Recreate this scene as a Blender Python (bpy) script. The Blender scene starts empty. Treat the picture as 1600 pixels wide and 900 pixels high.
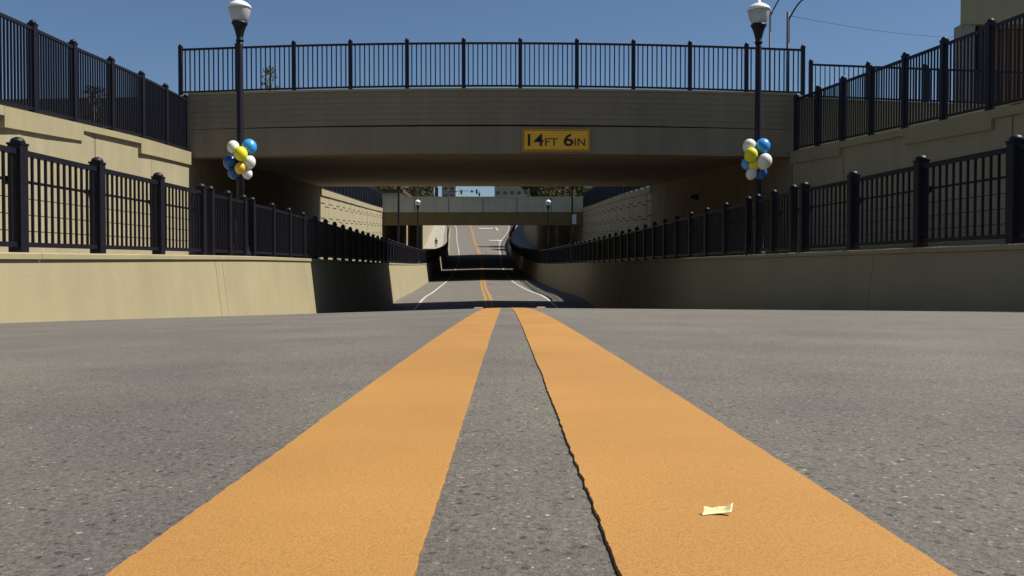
import bpy, bmesh, math, random
from mathutils import Vector, noise
random.seed(7)
R = math.radians
C = bpy.context.scene.collection
S = bpy.context.scene

# ------------------------------------------------------------ camera, sky, sun, exposure
F = 1400.0                      # focal length in pixels of the 1600 px wide photograph
cam = bpy.data.objects.new('camera', bpy.data.cameras.new('camera'))
C.objects.link(cam)
cam.data.sensor_width = 36.0
cam.data.lens = 36.0 * F / 1600.0
cam.data.clip_start = 0.02
cam.data.clip_end = 5000
cam.location = (0, 0, 0)
cam.rotation_euler = (R(90 - 1.23), 0, R(-0.12))
S.camera = cam

SUN_EL, SUN_AZ = 55.0, 86.0     # azimuth clockwise from +Y (the way the camera looks)
w = bpy.data.worlds.new('World')
S.world = w
w.use_nodes = True
nt = w.node_tree
nt.nodes.clear()
sky = nt.nodes.new('ShaderNodeTexSky')
sky.sky_type = 'NISHITA'
sky.sun_disc = False
sky.sun_elevation = R(SUN_EL)
sky.sun_rotation = R(SUN_AZ)
sky.altitude = 0
sky.air_density = 1.0
sky.dust_density = 0.35
sky.ozone_density = 6.0
bg = nt.nodes.new('ShaderNodeBackground')
bg.inputs['Strength'].default_value = 0.05
wo = nt.nodes.new('ShaderNodeOutputWorld')
nt.links.new(sky.outputs[0], bg.inputs['Color'])
nt.links.new(bg.outputs[0], wo.inputs['Surface'])

sl = bpy.data.lights.new('sun', 'SUN')
sl.energy = 5.0
sl.angle = R(0.5)
sl.color = (1.0, 0.94, 0.84)
sun = bpy.data.objects.new('sun', sl)
C.objects.link(sun)
sd = Vector((math.sin(R(SUN_AZ)) * math.cos(R(SUN_EL)), math.cos(R(SUN_AZ)) * math.cos(R(SUN_EL)), math.sin(R(SUN_EL))))
sun.rotation_euler = sd.to_track_quat('Z', 'Y').to_euler()
S.view_settings.view_transform = 'Standard'
S.view_settings.look = 'None'
S.view_settings.exposure = 0.63
S.view_settings.gamma = 1.0
S.render.engine = 'CYCLES'
S.cycles.max_bounces = 6

# ------------------------------------------------------------ materials
def mat(name, col, rough=0.8, var=0.12, scale=1.5, fine=40.0, fvar=0.08, bump=0.15, bdist=0.004, metal=0.0, spec=0.3, streak=0.0):
    m = bpy.data.materials.new(name)
    m.use_nodes = True
    t = m.node_tree
    N = t.nodes
    L = t.links
    b = N['Principled BSDF']
    b.inputs['Roughness'].default_value = rough
    b.inputs['Metallic'].default_value = metal
    b.inputs['Specular IOR Level'].default_value = spec
    g = N.new('ShaderNodeNewGeometry')
    n1 = N.new('ShaderNodeTexNoise')
    n1.inputs['Scale'].default_value = scale
    n1.inputs['Detail'].default_value = 6
    n2 = N.new('ShaderNodeTexNoise')
    n2.inputs['Scale'].default_value = fine
    n2.inputs['Detail'].default_value = 4
    L.new(g.outputs['Position'], n1.inputs['Vector'])
    L.new(g.outputs['Position'], n2.inputs['Vector'])
    def remap(src, amp):
        mr = N.new('ShaderNodeMapRange')
        mr.inputs['From Min'].default_value = 0.25
        mr.inputs['From Max'].default_value = 0.75
        mr.inputs['To Min'].default_value = 1 - amp
        mr.inputs['To Max'].default_value = 1 + amp
        L.new(src, mr.inputs['Value'])
        return mr.outputs[0]
    mu = N.new('ShaderNodeMath')
    mu.operation = 'MULTIPLY'
    L.new(remap(n1.outputs['Fac'], var), mu.inputs[0])
    L.new(remap(n2.outputs['Fac'], fvar), mu.inputs[1])
    out = mu.outputs[0]
    if streak:
        mp = N.new('ShaderNodeMapping')
        mp.inputs['Scale'].default_value = (2.5, 2.5, 0.15)
        L.new(g.outputs['Position'], mp.inputs['Vector'])
        n3 = N.new('ShaderNodeTexNoise')
        n3.inputs['Scale'].default_value = 1.2
        n3.inputs['Detail'].default_value = 5
        L.new(mp.outputs[0], n3.inputs['Vector'])
        m2 = N.new('ShaderNodeMath')
        m2.operation = 'MULTIPLY'
        L.new(out, m2.inputs[0])
        L.new(remap(n3.outputs['Fac'], streak), m2.inputs[1])
        out = m2.outputs[0]
    vm = N.new('ShaderNodeVectorMath')
    vm.operation = 'SCALE'
    vm.inputs[0].default_value = col
    L.new(out, vm.inputs['Scale'])
    L.new(vm.outputs[0], b.inputs['Base Color'])
    if bump:
        bp = N.new('ShaderNodeBump')
        bp.inputs['Strength'].default_value = bump
        bp.inputs['Distance'].default_value = bdist
        L.new(n2.outputs['Fac'], bp.inputs['Height'])
        L.new(bp.outputs[0], b.inputs['Normal'])
    return m

def asphalt():
    m = mat('asphalt', (0.130, 0.120, 0.107), 0.85, 0.11, 1.3, 12, 0.05, 0)
    t = m.node_tree
    N = t.nodes
    L = t.links
    b = N['Principled BSDF']
    src0 = b.inputs['Base Color'].links[0].from_socket
    g = N.new('ShaderNodeNewGeometry')
    tn = N.new('ShaderNodeTexNoise')
    tn.inputs['Scale'].default_value = 1.7
    tn.inputs['Detail'].default_value = 5
    tn.inputs['Roughness'].default_value = 0.65
    L.new(g.outputs['Position'], tn.inputs['Vector'])
    tr = N.new('ShaderNodeValToRGB')
    tr.color_ramp.elements[0].position = 0.35
    tr.color_ramp.elements[0].color = (0.90, 0.85, 0.90, 1)
    tr.color_ramp.elements[1].position = 0.65
    tr.color_ramp.elements[1].color = (1.10, 1.14, 1.05, 1)
    L.new(tn.outputs['Fac'], tr.inputs[0])
    tm = N.new('ShaderNodeVectorMath')
    tm.operation = 'MULTIPLY'
    L.new(src0, tm.inputs[0])
    L.new(tr.outputs[0], tm.inputs[1])
    src = tm.outputs[0]
    v = N.new('ShaderNodeTexVoronoi')
    v.inputs['Scale'].default_value = 420
    L.new(g.outputs['Position'], v.inputs['Vector'])
    sep = N.new('ShaderNodeSeparateColor')
    L.new(v.outputs['Color'], sep.inputs[0])
    cr = N.new('ShaderNodeValToRGB')
    e = cr.color_ramp
    e.elements[0].position = 0.0
    e.elements[0].color = (0.55, 0.54, 0.54, 1)
    e.elements[1].position = 1.0
    e.elements[1].color = (3.2, 3.1, 3.0, 1)  # brightest cells: sparkle of the stones painted into the colour
    for p, c in ((0.05, 0.72), (0.14, 0.9), (0.5, 0.98), (0.9, 1.1), (0.98, 1.3), (0.993, 1.9)):
        q = e.elements.new(p)
        q.color = (c, c, c * 0.99, 1)
    L.new(sep.outputs[0], cr.inputs[0])
    # long grain noise of fines between the stones
    n = N.new('ShaderNodeTexNoise')
    n.inputs['Scale'].default_value = 160
    n.inputs['Detail'].default_value = 5
    n.inputs['Roughness'].default_value = 0.7
    L.new(g.outputs['Position'], n.inputs['Vector'])
    mr = N.new('ShaderNodeMapRange')
    mr.inputs['From Min'].default_value = 0.3
    mr.inputs['From Max'].default_value = 0.7
    mr.inputs['To Min'].default_value = 0.74
    mr.inputs['To Max'].default_value = 1.22
    L.new(n.outputs['Fac'], mr.inputs['Value'])
    # sparse larger pits
    v2 = N.new('ShaderNodeTexVoronoi')
    v2.inputs['Scale'].default_value = 95
    wn = N.new('ShaderNodeTexNoise')
    wn.inputs['Scale'].default_value = 230
    L.new(g.outputs['Position'], wn.inputs['Vector'])
    wa = N.new('ShaderNodeVectorMath')
    wa.operation = 'MULTIPLY_ADD'
    wa.inputs[1].default_value = (.008, .008, .008)
    L.new(wn.outputs['Color'], wa.inputs[0])
    L.new(g.outputs['Position'], wa.inputs[2])
    L.new(wa.outputs[0], v2.inputs['Vector'])
    sp2 = N.new('ShaderNodeSeparateColor')
    L.new(v2.outputs['Color'], sp2.inputs[0])
    gate = N.new('ShaderNodeMapRange')
    gate.inputs['From Min'].default_value = 0.26
    gate.inputs['From Max'].default_value = 0.36
    gate.inputs['To Min'].default_value = 0.0
    gate.inputs['To Max'].default_value = 1.0
    L.new(sp2.outputs[0], gate.inputs['Value'])
    gmx = N.new('ShaderNodeMath')
    gmx.operation = 'MAXIMUM'
    p1 = N.new('ShaderNodeMapRange')
    p1.inputs['From Min'].default_value = 0.16
    p1.inputs['From Max'].default_value = 0.36
    p1.inputs['To Min'].default_value = 0.42
    p1.inputs['To Max'].default_value = 1.0
    L.new(v2.outputs['Distance'], p1.inputs['Value'])
    L.new(p1.outputs[0], gmx.inputs[0])
    L.new(gate.outputs[0], gmx.inputs[1])
    a = N.new('ShaderNodeVectorMath')
    a.operation = 'MULTIPLY'
    L.new(src, a.inputs[0])
    L.new(cr.outputs[0], a.inputs[1])
    c2 = N.new('ShaderNodeVectorMath')
    c2.operation = 'SCALE'
    L.new(a.outputs[0], c2.inputs[0])
    mm = N.new('ShaderNodeMath')
    mm.operation = 'MULTIPLY'
    L.new(mr.outputs[0], mm.inputs[0])
    L.new(gmx.outputs[0], mm.inputs[1])
    L.new(mm.outputs[0], c2.inputs['Scale'])
    L.new(c2.outputs[0], b.inputs['Base Color'])
    bp = N.new('ShaderNodeBump')
    bp.inputs['Strength'].default_value = 0.8
    bp.inputs['Distance'].default_value = 0.0024
    ad = N.new('ShaderNodeMath')
    ad.operation = 'ADD'
    L.new(n.outputs['Fac'], ad.inputs[0])
    L.new(mm.outputs[0], ad.inputs[1])
    L.new(ad.outputs[0], bp.inputs['Height'])
    L.new(bp.outputs[0], b.inputs['Normal'])
    return m

def thermoplastic(name, col):
    m = mat(name, col, 0.75, 0.12, 3, 800, 0.28, 0.4, 0.0005)
    t = m.node_tree
    N = t.nodes
    L = t.links
    b = N['Principled BSDF']
    src = b.inputs['Base Color'].links[0].from_socket
    g = N.new('ShaderNodeNewGeometry')
    v = N.new('ShaderNodeTexVoronoi')
    v.inputs['Scale'].default_value = 330
    L.new(g.outputs['Position'], v.inputs['Vector'])
    n = N.new('ShaderNodeTexNoise')
    n.inputs['Scale'].default_value = 9
    n.inputs['Detail'].default_value = 3
    L.new(g.outputs['Position'], n.inputs['Vector'])
    p = N.new('ShaderNodeMapRange')      # pinholes where the noise is high
    p.inputs['From Min'].default_value = 0.0
    p.inputs['From Max'].default_value = 0.40
    p.inputs['To Min'].default_value = 0.76
    p.inputs['To Max'].default_value = 1.04
    L.new(v.outputs['Distance'], p.inputs['Value'])
    sc = N.new('ShaderNodeVectorMath')
    sc.operation = 'SCALE'
    L.new(src, sc.inputs[0])
    L.new(p.outputs[0], sc.inputs['Scale'])
    L.new(sc.outputs[0], b.inputs['Base Color'])
    return m

M = {}
M['asphalt'] = asphalt()
M['yellow'] = thermoplastic('yellow_thermoplastic', (0.32, 0.163, 0.042))
M['white_line'] = thermoplastic('white_thermoplastic', (0.40, 0.39, 0.35))
M['wall'] = mat('tan_concrete', (0.272, 0.238, 0.142), 0.9, 0.09, 0.7, 30, 0.06, 0.25, 0.004, streak=0.05)
M['panel'] = mat('tan_precast_concrete', (0.285, 0.25, 0.16), 0.9, 0.08, 0.7, 25, 0.06, 0.3, 0.006, streak=0.08)
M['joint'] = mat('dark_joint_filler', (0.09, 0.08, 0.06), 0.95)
M['bridge'] = mat('grey_tan_bridge_concrete', (0.205, 0.17, 0.118), 0.85, 0.10, 0.6, 20, 0.05, 0.2, 0.004, streak=0.12)
M['soffit'] = mat('brown_bounce_lit_concrete', (0.40, 0.32, 0.21), 0.9, 0.14, 0.35, 15, 0.06, 0.2, 0.004)  # brown lightened so the colour carries bounce light from sunlit surfaces
M['parapet'] = mat('pale_grey_concrete', (0.37, 0.36, 0.28), 0.9, 0.08, 0.8, 20, 0.05, 0.1, streak=0.1)
M['girder'] = mat('brown_weathered_girder', (0.135, 0.10, 0.042), 0.8, 0.15, 0.8, 20, 0.06, 0.1)
M['sidewalk'] = mat('pale_sidewalk_concrete', (0.27, 0.25, 0.21), 0.9, 0.08, 0.8, 40, 0.06, 0.2)
M['black'] = mat('black_powder_coat', (0.007, 0.0065, 0.013), 0.5, 0.1, 3, 60, 0.05, 0.05, 0.001, spec=0.3)
M['ground'] = mat('dry_grass_ground', (0.12, 0.11, 0.055), 0.95, 0.3, 0.4, 8, 0.3, 0.6, 0.03)
M['brown_metal'] = mat('rust_brown_siding', (0.20, 0.105, 0.05), 0.7, 0.15, 0.8, 30, 0.05, 0.1)
M['olive'] = mat('olive_stucco', (0.27, 0.25, 0.17), 0.9, 0.08, 0.7, 30, 0.06, 0.2, streak=0.1)
M['steel'] = mat('dull_grey_steel', (0.035, 0.036, 0.045), 0.6, 0.1, 2, 30, 0.05, 0, metal=0.0)
M['sign'] = mat('sign_yellow', (0.80, 0.42, 0.03), 0.5, 0.06, 2, 30, 0.04, 0)
M['sign_black'] = mat('sign_black', (0.02, 0.012, 0.01), 0.5, 0.05, 2, 30, 0.02, 0)
M['lamp_white'] = mat('lamp_white', (0.72, 0.74, 0.72), 0.35, 0.04, 3, 30, 0.02, 0, spec=0.5)
M['grey_wall'] = mat('grey_building', (0.22, 0.215, 0.22), 0.9, 0.1, 0.3, 10, 0.05, 0)
M['dark_glass'] = mat('dark_window', (0.03, 0.035, 0.045), 0.15, 0.1, 1, 10, 0.05, 0, spec=0.6)
M['dark_roof'] = mat('dark_brown_roof', (0.045, 0.032, 0.022), 0.8, 0.15, 0.5, 10, 0.1, 0)
M['bark'] = mat('bark', (0.10, 0.075, 0.05), 0.95, 0.2, 2, 30, 0.2, 0.5, 0.02)
M['leaf_olive'] = mat('olive_foliage', (0.075, 0.072, 0.026), 0.8, 0.3, 0.5, 3, 0.25, 0)
M['leaf_dark'] = mat('dark_foliage', (0.045, 0.06, 0.025), 0.8, 0.3, 0.5, 3, 0.25, 0)
M['scrap'] = mat('cream_scrap', (0.62, 0.58, 0.30), 0.6, 0.28, 150, 500, 0.12, 0.2, 0.0003)
M['cloth_dark'] = mat('dark_cloth', (0.02, 0.02, 0.025), 0.9)
M['skin'] = mat('skin', (0.36, 0.2, 0.13), 0.6)
M['amber'] = mat('amber_reflector', (0.75, 0.30, 0.10), 0.3, 0.05)
M['reflect_white'] = mat('pale_reflector', (0.30, 0.17, 0.13), 0.5, 0.05)
def gloss(name, col, trans=0.0):
    m = mat(name, col, 0.34, 0.03, 5, 30, 0.02, 0, spec=0.5)
    b = m.node_tree.nodes['Principled BSDF']
    b.inputs['Subsurface Weight'].default_value = 0.25
    b.inputs['Subsurface Radius'].default_value = (0.1, 0.1, 0.1)
    b.inputs['Transmission Weight'].default_value = trans
    return m
M['b_blue'] = gloss('balloon_blue', (0.04, 0.28, 0.66))
M['b_dblue'] = gloss('balloon_dark_blue', (0.02, 0.10, 0.32))
M['b_lblue'] = gloss('balloon_light_blue', (0.08, 0.36, 0.62))
M['b_white'] = gloss('balloon_white', (0.70, 0.70, 0.63))
M['b_yellow'] = gloss('balloon_yellow', (0.72, 0.66, 0.02))
M['b_gold'] = gloss('balloon_golden_yellow', (0.80, 0.50, 0.03))
M['globe'] = gloss('frosted_globe', (0.62, 0.64, 0.66), 0.45)

# ------------------------------------------------------------ helpers
def table(*pts):
    xs = [p[0] for p in pts]
    ys = [p[1] for p in pts]
    n = len(xs)
    sl_ = [(ys[i+1]-ys[i])/(xs[i+1]-xs[i]) for i in range(n-1)]
    tg = [sl_[0]] + [(sl_[i-1]*(xs[i+1]-xs[i]) + sl_[i]*(xs[i]-xs[i-1]))/(xs[i+1]-xs[i-1]) for i in range(1, n-1)] + [sl_[-1]]
    def f(x):
        if x <= xs[0]:
            return ys[0]
        if x >= xs[-1]:
            return ys[-1]
        i = 0
        while x > xs[i+1]:
            i += 1
        h = xs[i+1]-xs[i]
        t = (x-xs[i])/h
        return ((2*t**3-3*t*t+1)*ys[i] + (t**3-2*t*t+t)*h*tg[i] + (-2*t**3+3*t*t)*ys[i+1] + (t**3-t*t)*h*tg[i+1])
    return f

def tag(o, label=None, cat=None, group=None, kind=None):
    if label: o['label'] = label
    if cat: o['category'] = cat
    if group: o['group'] = group
    if kind: o['kind'] = kind
    return o

def empty(name, loc, label, cat, group=None, rz=0.0):
    o = bpy.data.objects.new(name, None)
    o.empty_display_size = 0.3
    C.objects.link(o)
    o.location = loc
    o.rotation_euler = (0, 0, rz)
    return tag(o, label, cat, group)

def wpos(o):
    p = Vector((0, 0, 0))
    while o:
        p += o.location
        o = o.parent
    return p

class MB:
    """collects faces in world coordinates"""
    def __init__(self):
        self.v = []
        self.f = []
        self.s = []
    def add(self, vs, fs, smooth=False):
        n = len(self.v)
        self.v += [tuple(p) for p in vs]
        for q in fs:
            self.f.append([n+i for i in q])
            self.s.append(smooth)
        return self
    def hexa(self, p):
        return self.add(p, [(0,3,2,1),(4,5,6,7),(0,1,5,4),(1,2,6,5),(2,3,7,6),(3,0,4,7)])
    def box(self, x0, x1, y0, y1, z0, z1):
        return self.hexa([(x0,y0,z0),(x1,y0,z0),(x1,y1,z0),(x0,y1,z0),(x0,y0,z1),(x1,y0,z1),(x1,y1,z1),(x0,y1,z1)])
    def lathe(self, cx_, cy_, prof, n=16, z0=0.0):
        vs = []
        for r, z in prof:
            for k in range(n):
                a = 2*math.pi*k/n
                vs.append((cx_+r*math.cos(a), cy_+r*math.sin(a), z0+z))
        fs = []
        for i in range(len(prof)-1):
            for k in range(n):
                fs.append((i*n+k, i*n+(k+1) % n, (i+1)*n+(k+1) % n, (i+1)*n+k))
        fs.append(tuple(range(n-1, -1, -1)))
        fs.append(tuple((len(prof)-1)*n+k for k in range(n)))
        return self.add(vs, fs, True)
    def tube(self, pts, rad, n=8):
        pts = [Vector(p) for p in pts]
        if not isinstance(rad, (list, tuple)):
            rad = [rad]*len(pts)
        vs = []
        for i, p in enumerate(pts):
            d = (pts[min(i+1, len(pts)-1)] - pts[max(i-1, 0)]).normalized()
            u = d.cross(Vector((0.13, 0.31, 0.94))).normalized() if abs(d.z) < 0.9 else d.cross(Vector((1, 0.1, 0))).normalized()
            v = d.cross(u)
            for k in range(n):
                a = 2*math.pi*k/n
                vs.append(p + u*(rad[i]*math.cos(a)) + v*(rad[i]*math.sin(a)))
        fs = []
        for i in range(len(pts)-1):
            for k in range(n):
                fs.append((i*n+k, i*n+(k+1) % n, (i+1)*n+(k+1) % n, (i+1)*n+k))
        fs.append(tuple(range(n-1, -1, -1)))
        fs.append(tuple((len(pts)-1)*n+k for k in range(n)))
        return self.add(vs, fs, True)
    def ball(self, c, r, sz=1.0, n=14, m=9, tail=0.0):
        vs = [(c[0], c[1], c[2]+r*sz)]
        for i in range(1, m):
            th = math.pi*i/m
            for k in range(n):
                a = 2*math.pi*k/n
                vs.append((c[0]+r*math.sin(th)*math.cos(a), c[1]+r*math.sin(th)*math.sin(a), c[2]+r*sz*math.cos(th)*(1+tail*(1-math.cos(th))/2 if th > 1.57 else 1)))
        vs.append((c[0], c[1], c[2]-r*sz*(1+tail)))
        fs = [(0, 1+k, 1+(k+1) % n) for k in range(n)]
        for i in range(m-2):
            for k in range(n):
                fs.append((1+i*n+k, 1+(i+1)*n+k, 1+(i+1)*n+(k+1) % n, 1+i*n+(k+1) % n))
        L_ = len(vs)-1
        fs += [(L_, 1+(m-2)*n+(k+1) % n, 1+(m-2)*n+k) for k in range(n)]
        return self.add(vs, fs, True)
    def strip(self, rows):
        """rows: list of rows of points, same length; open sheet"""
        k = len(rows[0])
        vs = [p for r in rows for p in r]
        fs = [(i*k+j, i*k+j+1, (i+1)*k+j+1, (i+1)*k+j) for i in range(len(rows)-1) for j in range(k-1)]
        return self.add(vs, fs)
    def loft(self, rows):
        """closed profile swept, with end caps"""
        k = len(rows[0])
        vs = [p for r in rows for p in r]
        fs = [(i*k+j, i*k+(j+1) % k, (i+1)*k+(j+1) % k, (i+1)*k+j) for i in range(len(rows)-1) for j in range(k)]
        fs += [tuple(range(k-1, -1, -1)), tuple((len(rows)-1)*k+j for j in range(k))]
        return self.add(vs, fs)
    def mesh(self, name, m, origin=(0, 0, 0), recalc=True, bevel=0.0):
        me = bpy.data.meshes.new(name)
        ox, oy, oz = origin
        me.from_pydata([(a-ox, b-oy, c-oz) for a, b, c in self.v], [], self.f)
        me.polygons.foreach_set('use_smooth', self.s)
        if recalc or bevel:
            bm = bmesh.new()
            bm.from_mesh(me)
            if bevel:
                bmesh.ops.bevel(bm, geom=[e for e in bm.edges], offset=bevel, segments=1, affect='EDGES')
            bmesh.ops.recalc_face_normals(bm, faces=bm.faces)
            bm.to_mesh(me)
            bm.free()
        me.materials.append(m)
        return me
    def build(self, name, m, parent=None, label=None, kind=None, recalc=True, bevel=0.0, origin=None):
        base = wpos(parent) if parent else Vector((0, 0, 0))
        if origin is None:
            origin = base
        me = self.mesh(name, m, origin, recalc, bevel)
        o = bpy.data.objects.new(name, me)
        C.objects.link(o)
        if parent:
            o.parent = parent
        o.location = Vector(origin) - base
        return tag(o, label, kind=kind)

def inst(name, me, parent, loc, rz=0.0):
    o = bpy.data.objects.new(name, me)
    C.objects.link(o)
    o.parent = parent
    o.location = Vector(loc) - wpos(parent)
    o.rotation_euler = (0, 0, rz)
    return o

def frange(a, b, st):
    n = max(1, int(round((b-a)/st)))
    return [a+(b-a)*i/n for i in range(n+1)]

# ------------------------------------------------------------ alignment: d runs along +Y, the eye is at z = 0
cx = table((-60, 0), (0, 0), (10, -.06), (18, -.2), (25, -.45), (47, -1.17), (55, -1.5), (73, -2.2), (85, -2.6), (115, -3.6), (150, -5.1), (170, -6.3), (190, -7.6), (210, -8.7), (236, -10.3), (300, -16), (420, -24), (700, -30))
_rz = table((20, -.989), (25, -1.36), (29, -1.68), (33, -1.87), (38, -1.90), (42, -1.80), (47, -1.57), (60, -1.46), (72, -1.31), (85, -1.08), (100, -.6), (115, 0), (130, .95), (150, 2.4), (190, 5.95), (236, 10.9), (260, 13.6), (290, 16), (340, 17.5), (420, 18), (900, 18))
def rz(d):
    if d < -6: return -.096 - .0*d
    if d <= 20: return -.145 - .016*d - .00131*d*d
    return _rz(d)
offL = table((-60, 7.6), (0, 7.6), (10, 7.7), (14.8, 7.87), (17, 8.1), (20.4, 8.22), (25, 8.45), (46, 8.6), (85, 9.5), (115, 9.6), (150, 9.5), (236, 9.6), (300, 10), (700, 10))
offR = table((-60, 8.6), (0, 8.5), (15.4, 8.35), (25, 8.3), (46, 8.4), (85, 9.5), (115, 9.6), (150, 9.6), (190, 10.5), (236, 14), (300, 14.5), (700, 14.5))
topL = table((-60, 1.3), (0, 1.85), (10, 2.28), (14.8, 2.56), (17, 2.74), (20.4, 2.96), (25, 3.2), (46, 4.07), (85, 5.7), (115, 7), (150, 8.5), (190, 11), (236, 14), (300, 17.6), (420, 18.2), (900, 18.2))
topR = table((-60, 1.5), (0, 2.0), (10, 2.35), (15.2, 2.66), (20, 2.93), (25, 3.22), (46, 4.2), (85, 5.7), (115, 7), (150, 8.5), (190, 11), (236, 14), (300, 17.6), (420, 18.2), (900, 18.2))
bL = table((-60, 5.05), (14, 5.05), (19, 4.97), (25, 4.86), (47, 4.84), (85, 5.12), (150, 5.15), (236, 5.5), (300, 6))
bR = table((-60, 6.7), (0, 6.7), (8, 5.95), (10.3, 5.68), (12.1, 5.46), (14.1, 5.3), (16.3, 5.12), (19, 5.07), (25, 5.05), (85, 5.1), (150, 5.1), (175, 6.2), (190, 7.5), (236, 11.6), (300, 12))
btL = table((-60, .25), (0, .14), (9, .17), (14, .22), (18, .255), (25, .28), (47, .30), (75, .42), (85, .52), (100, .95), (115, 1.5), (150, 3.4), (190, 7), (236, 11.9), (300, 17.0))
btR = table((-60, .35), (0, .29), (16, .29), (25, .30), (47, .31), (75, .42), (85, .52), (100, .95), (115, 1.5), (150, 3.4), (190, 7), (236, 11.9), (300, 17.0))
side = {-1: dict(off=offL, top=topL, b=bL, bt=btL), 1: dict(off=offR, top=topR, b=bR, bt=btR)}
def X(s, off, d): return cx(d) + s*off
def cs(o): return .030*-o if o < 0 else .008*o      # cross fall, steeper to the left
DS = frange(-60, 0, 4) + frange(.25, 12, .25) + frange(12.5, 30, .5) + frange(31, 120, 1) + frange(122, 300, 2) + frange(310, 700, 15)

# road
mb = MB()
mb.strip([[(X(1, o, d), d, rz(d) - cs(o)) for o in [-(bL(d)+.12), -2.5, 0, 2.5, bR(d)+.12]] for d in DS])
road = mb.build('road', M['asphalt'], kind='structure')

# painted lines
def edge_noise(d, seed, amp):
    return amp*(noise.noise(Vector((d*3.1, seed, 0)))*1.6 + noise.noise(Vector((d*45, seed, 3)))*.8 + noise.noise(Vector((d*190, seed, 7)))*.55)
def line_ds(a, b):
    out = []
    d = a
    while d < b:
        out.append(d)
        d += .003 if d < 1.2 else (.01 if d < 2.5 else (.04 if d < 6 else (.25 if d < 30 else (1.0 if d < 120 else 2.0))))
    out.append(b)
    return out
def paint(name, o0, o1, a, b, m, label, seed=0, amp=.0014, h=.0024):
    rows = []
    hb = .0010
    for d in line_ds(a, b):
        f = 1.0 if d < 8 else 2.0
        u0 = (o0(d) if callable(o0) else o0) + edge_noise(d, seed, amp)*f
        u1 = (o1(d) if callable(o1) else o1) + edge_noise(d, seed+11, amp)*f
        z0 = rz(d)-cs(u0)
        z1 = rz(d)-cs(u1)
        hh = h if d < 30 else h+.004
        rows.append([(X(1, u0, d), d, z0-.01), (X(1, u0, d)+.0006, d, z0+hh*.75), (X(1, u0, d)+hb, d, z0+hh),
                     (X(1, u1, d)-hb, d, z1+hh), (X(1, u1, d)-.0006, d, z1+hh*.75), (X(1, u1, d), d, z1-.01)])
    o = MB().loft(rows).build(name, m, recalc=False)
    tag(o, label, kind='structure')
    return o
paint('centre_line', -.2045, -.0450, .05, 420, M['yellow'], 'left of the two thick yellow centre lines on the asphalt', 1)
paint('centre_line', .0560, .2250, .05, 420, M['yellow'], 'right of the two thick yellow centre lines on the asphalt', 5)
eL = table((0, 3.5), (150, 3.4), (236, 3.85), (420, 4))
eR = table((0, 3.5), (150, 3.4), (172, 4.3), (190, 5.6), (215, 8.2), (236, 10), (420, 10.5))
paint('edge_line', lambda d: -eL(d)-.11*1.0, lambda d: -eL(d)+.02, 26, 420, M['white_line'], 'white edge line on the left side of the road', 21)
paint('edge_line', lambda d: eR(d)-.02, lambda d: eR(d)+.11*1.0, 26, 420, M['white_line'], 'white edge line on the right side of the road', 31)
def marking(name, poly, label):
    """poly in (offset, d)"""
    n = len(poly)
    top = [(X(1, o, d), d, rz(d)-cs(o)+.03) for o, d in poly]
    bot = [(a, b, c-.05) for a, b, c in top]
    o = MB().add(top+bot, [tuple(range(n))] + [tuple(range(2*n-1, n-1, -1))] + [(i, (i+1) % n, n+(i+1) % n, n+i) for i in range(n)]).build(name, M['white_line'])
    return tag(o, label, kind='structure')
marking('turn_arrow', [(3.2, 190), (5.0, 190), (5.0, 188.6), (6.2, 191), (5.0, 193.4), (5.0, 192), (3.2, 192)], 'short white arrow on the right lane of the far uphill road')
marking('turn_arrow', [(1.9, 231), (5.6, 231), (5.6, 233.5), (1.9, 233.5)], 'white bar marking near the top of the far uphill road')
marking('turn_arrow', [(6.3, 224), (6.7, 224), (6.7, 236), (6.3, 236)], 'upright white lane mark near the top of the far uphill road')

# sidewalks and ground
for s in (-1, 1):
    sd_ = side[s]
    mb = MB()
    mb.strip([[(X(s, sd_['b'](d)+.3, d), d, sd_['bt'](d)-.06), (X(s, sd_['off'](d)+.1, d), d, sd_['bt'](d)-.04)] for d in DS if d <= 300])
    mb.build('sidewalk', M['sidewalk'], label='%s sidewalk behind the railing' % ('left' if s < 0 else 'right'), kind='structure')
mb = MB()
for s in (-1, 1):
    rows = []
    for d in DS + [900, 2500]:
        z = side[s]['top'](d) - .06
        rows.append([(X(s, side[s]['off'](d)+.33, d), d, z), (X(s, 30, d), d, z), (s*150, d, z), (s*900, d, z), (s*2500, d, z)])
    mb.strip(rows)
mb.strip([[(-9, 698, 17.7), (9-50, 698, 17.7)], [(-9, 2500, 17.7), (9-50, 2500, 17.7)]])
mb.build('ground', M['ground'], kind='structure')

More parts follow.
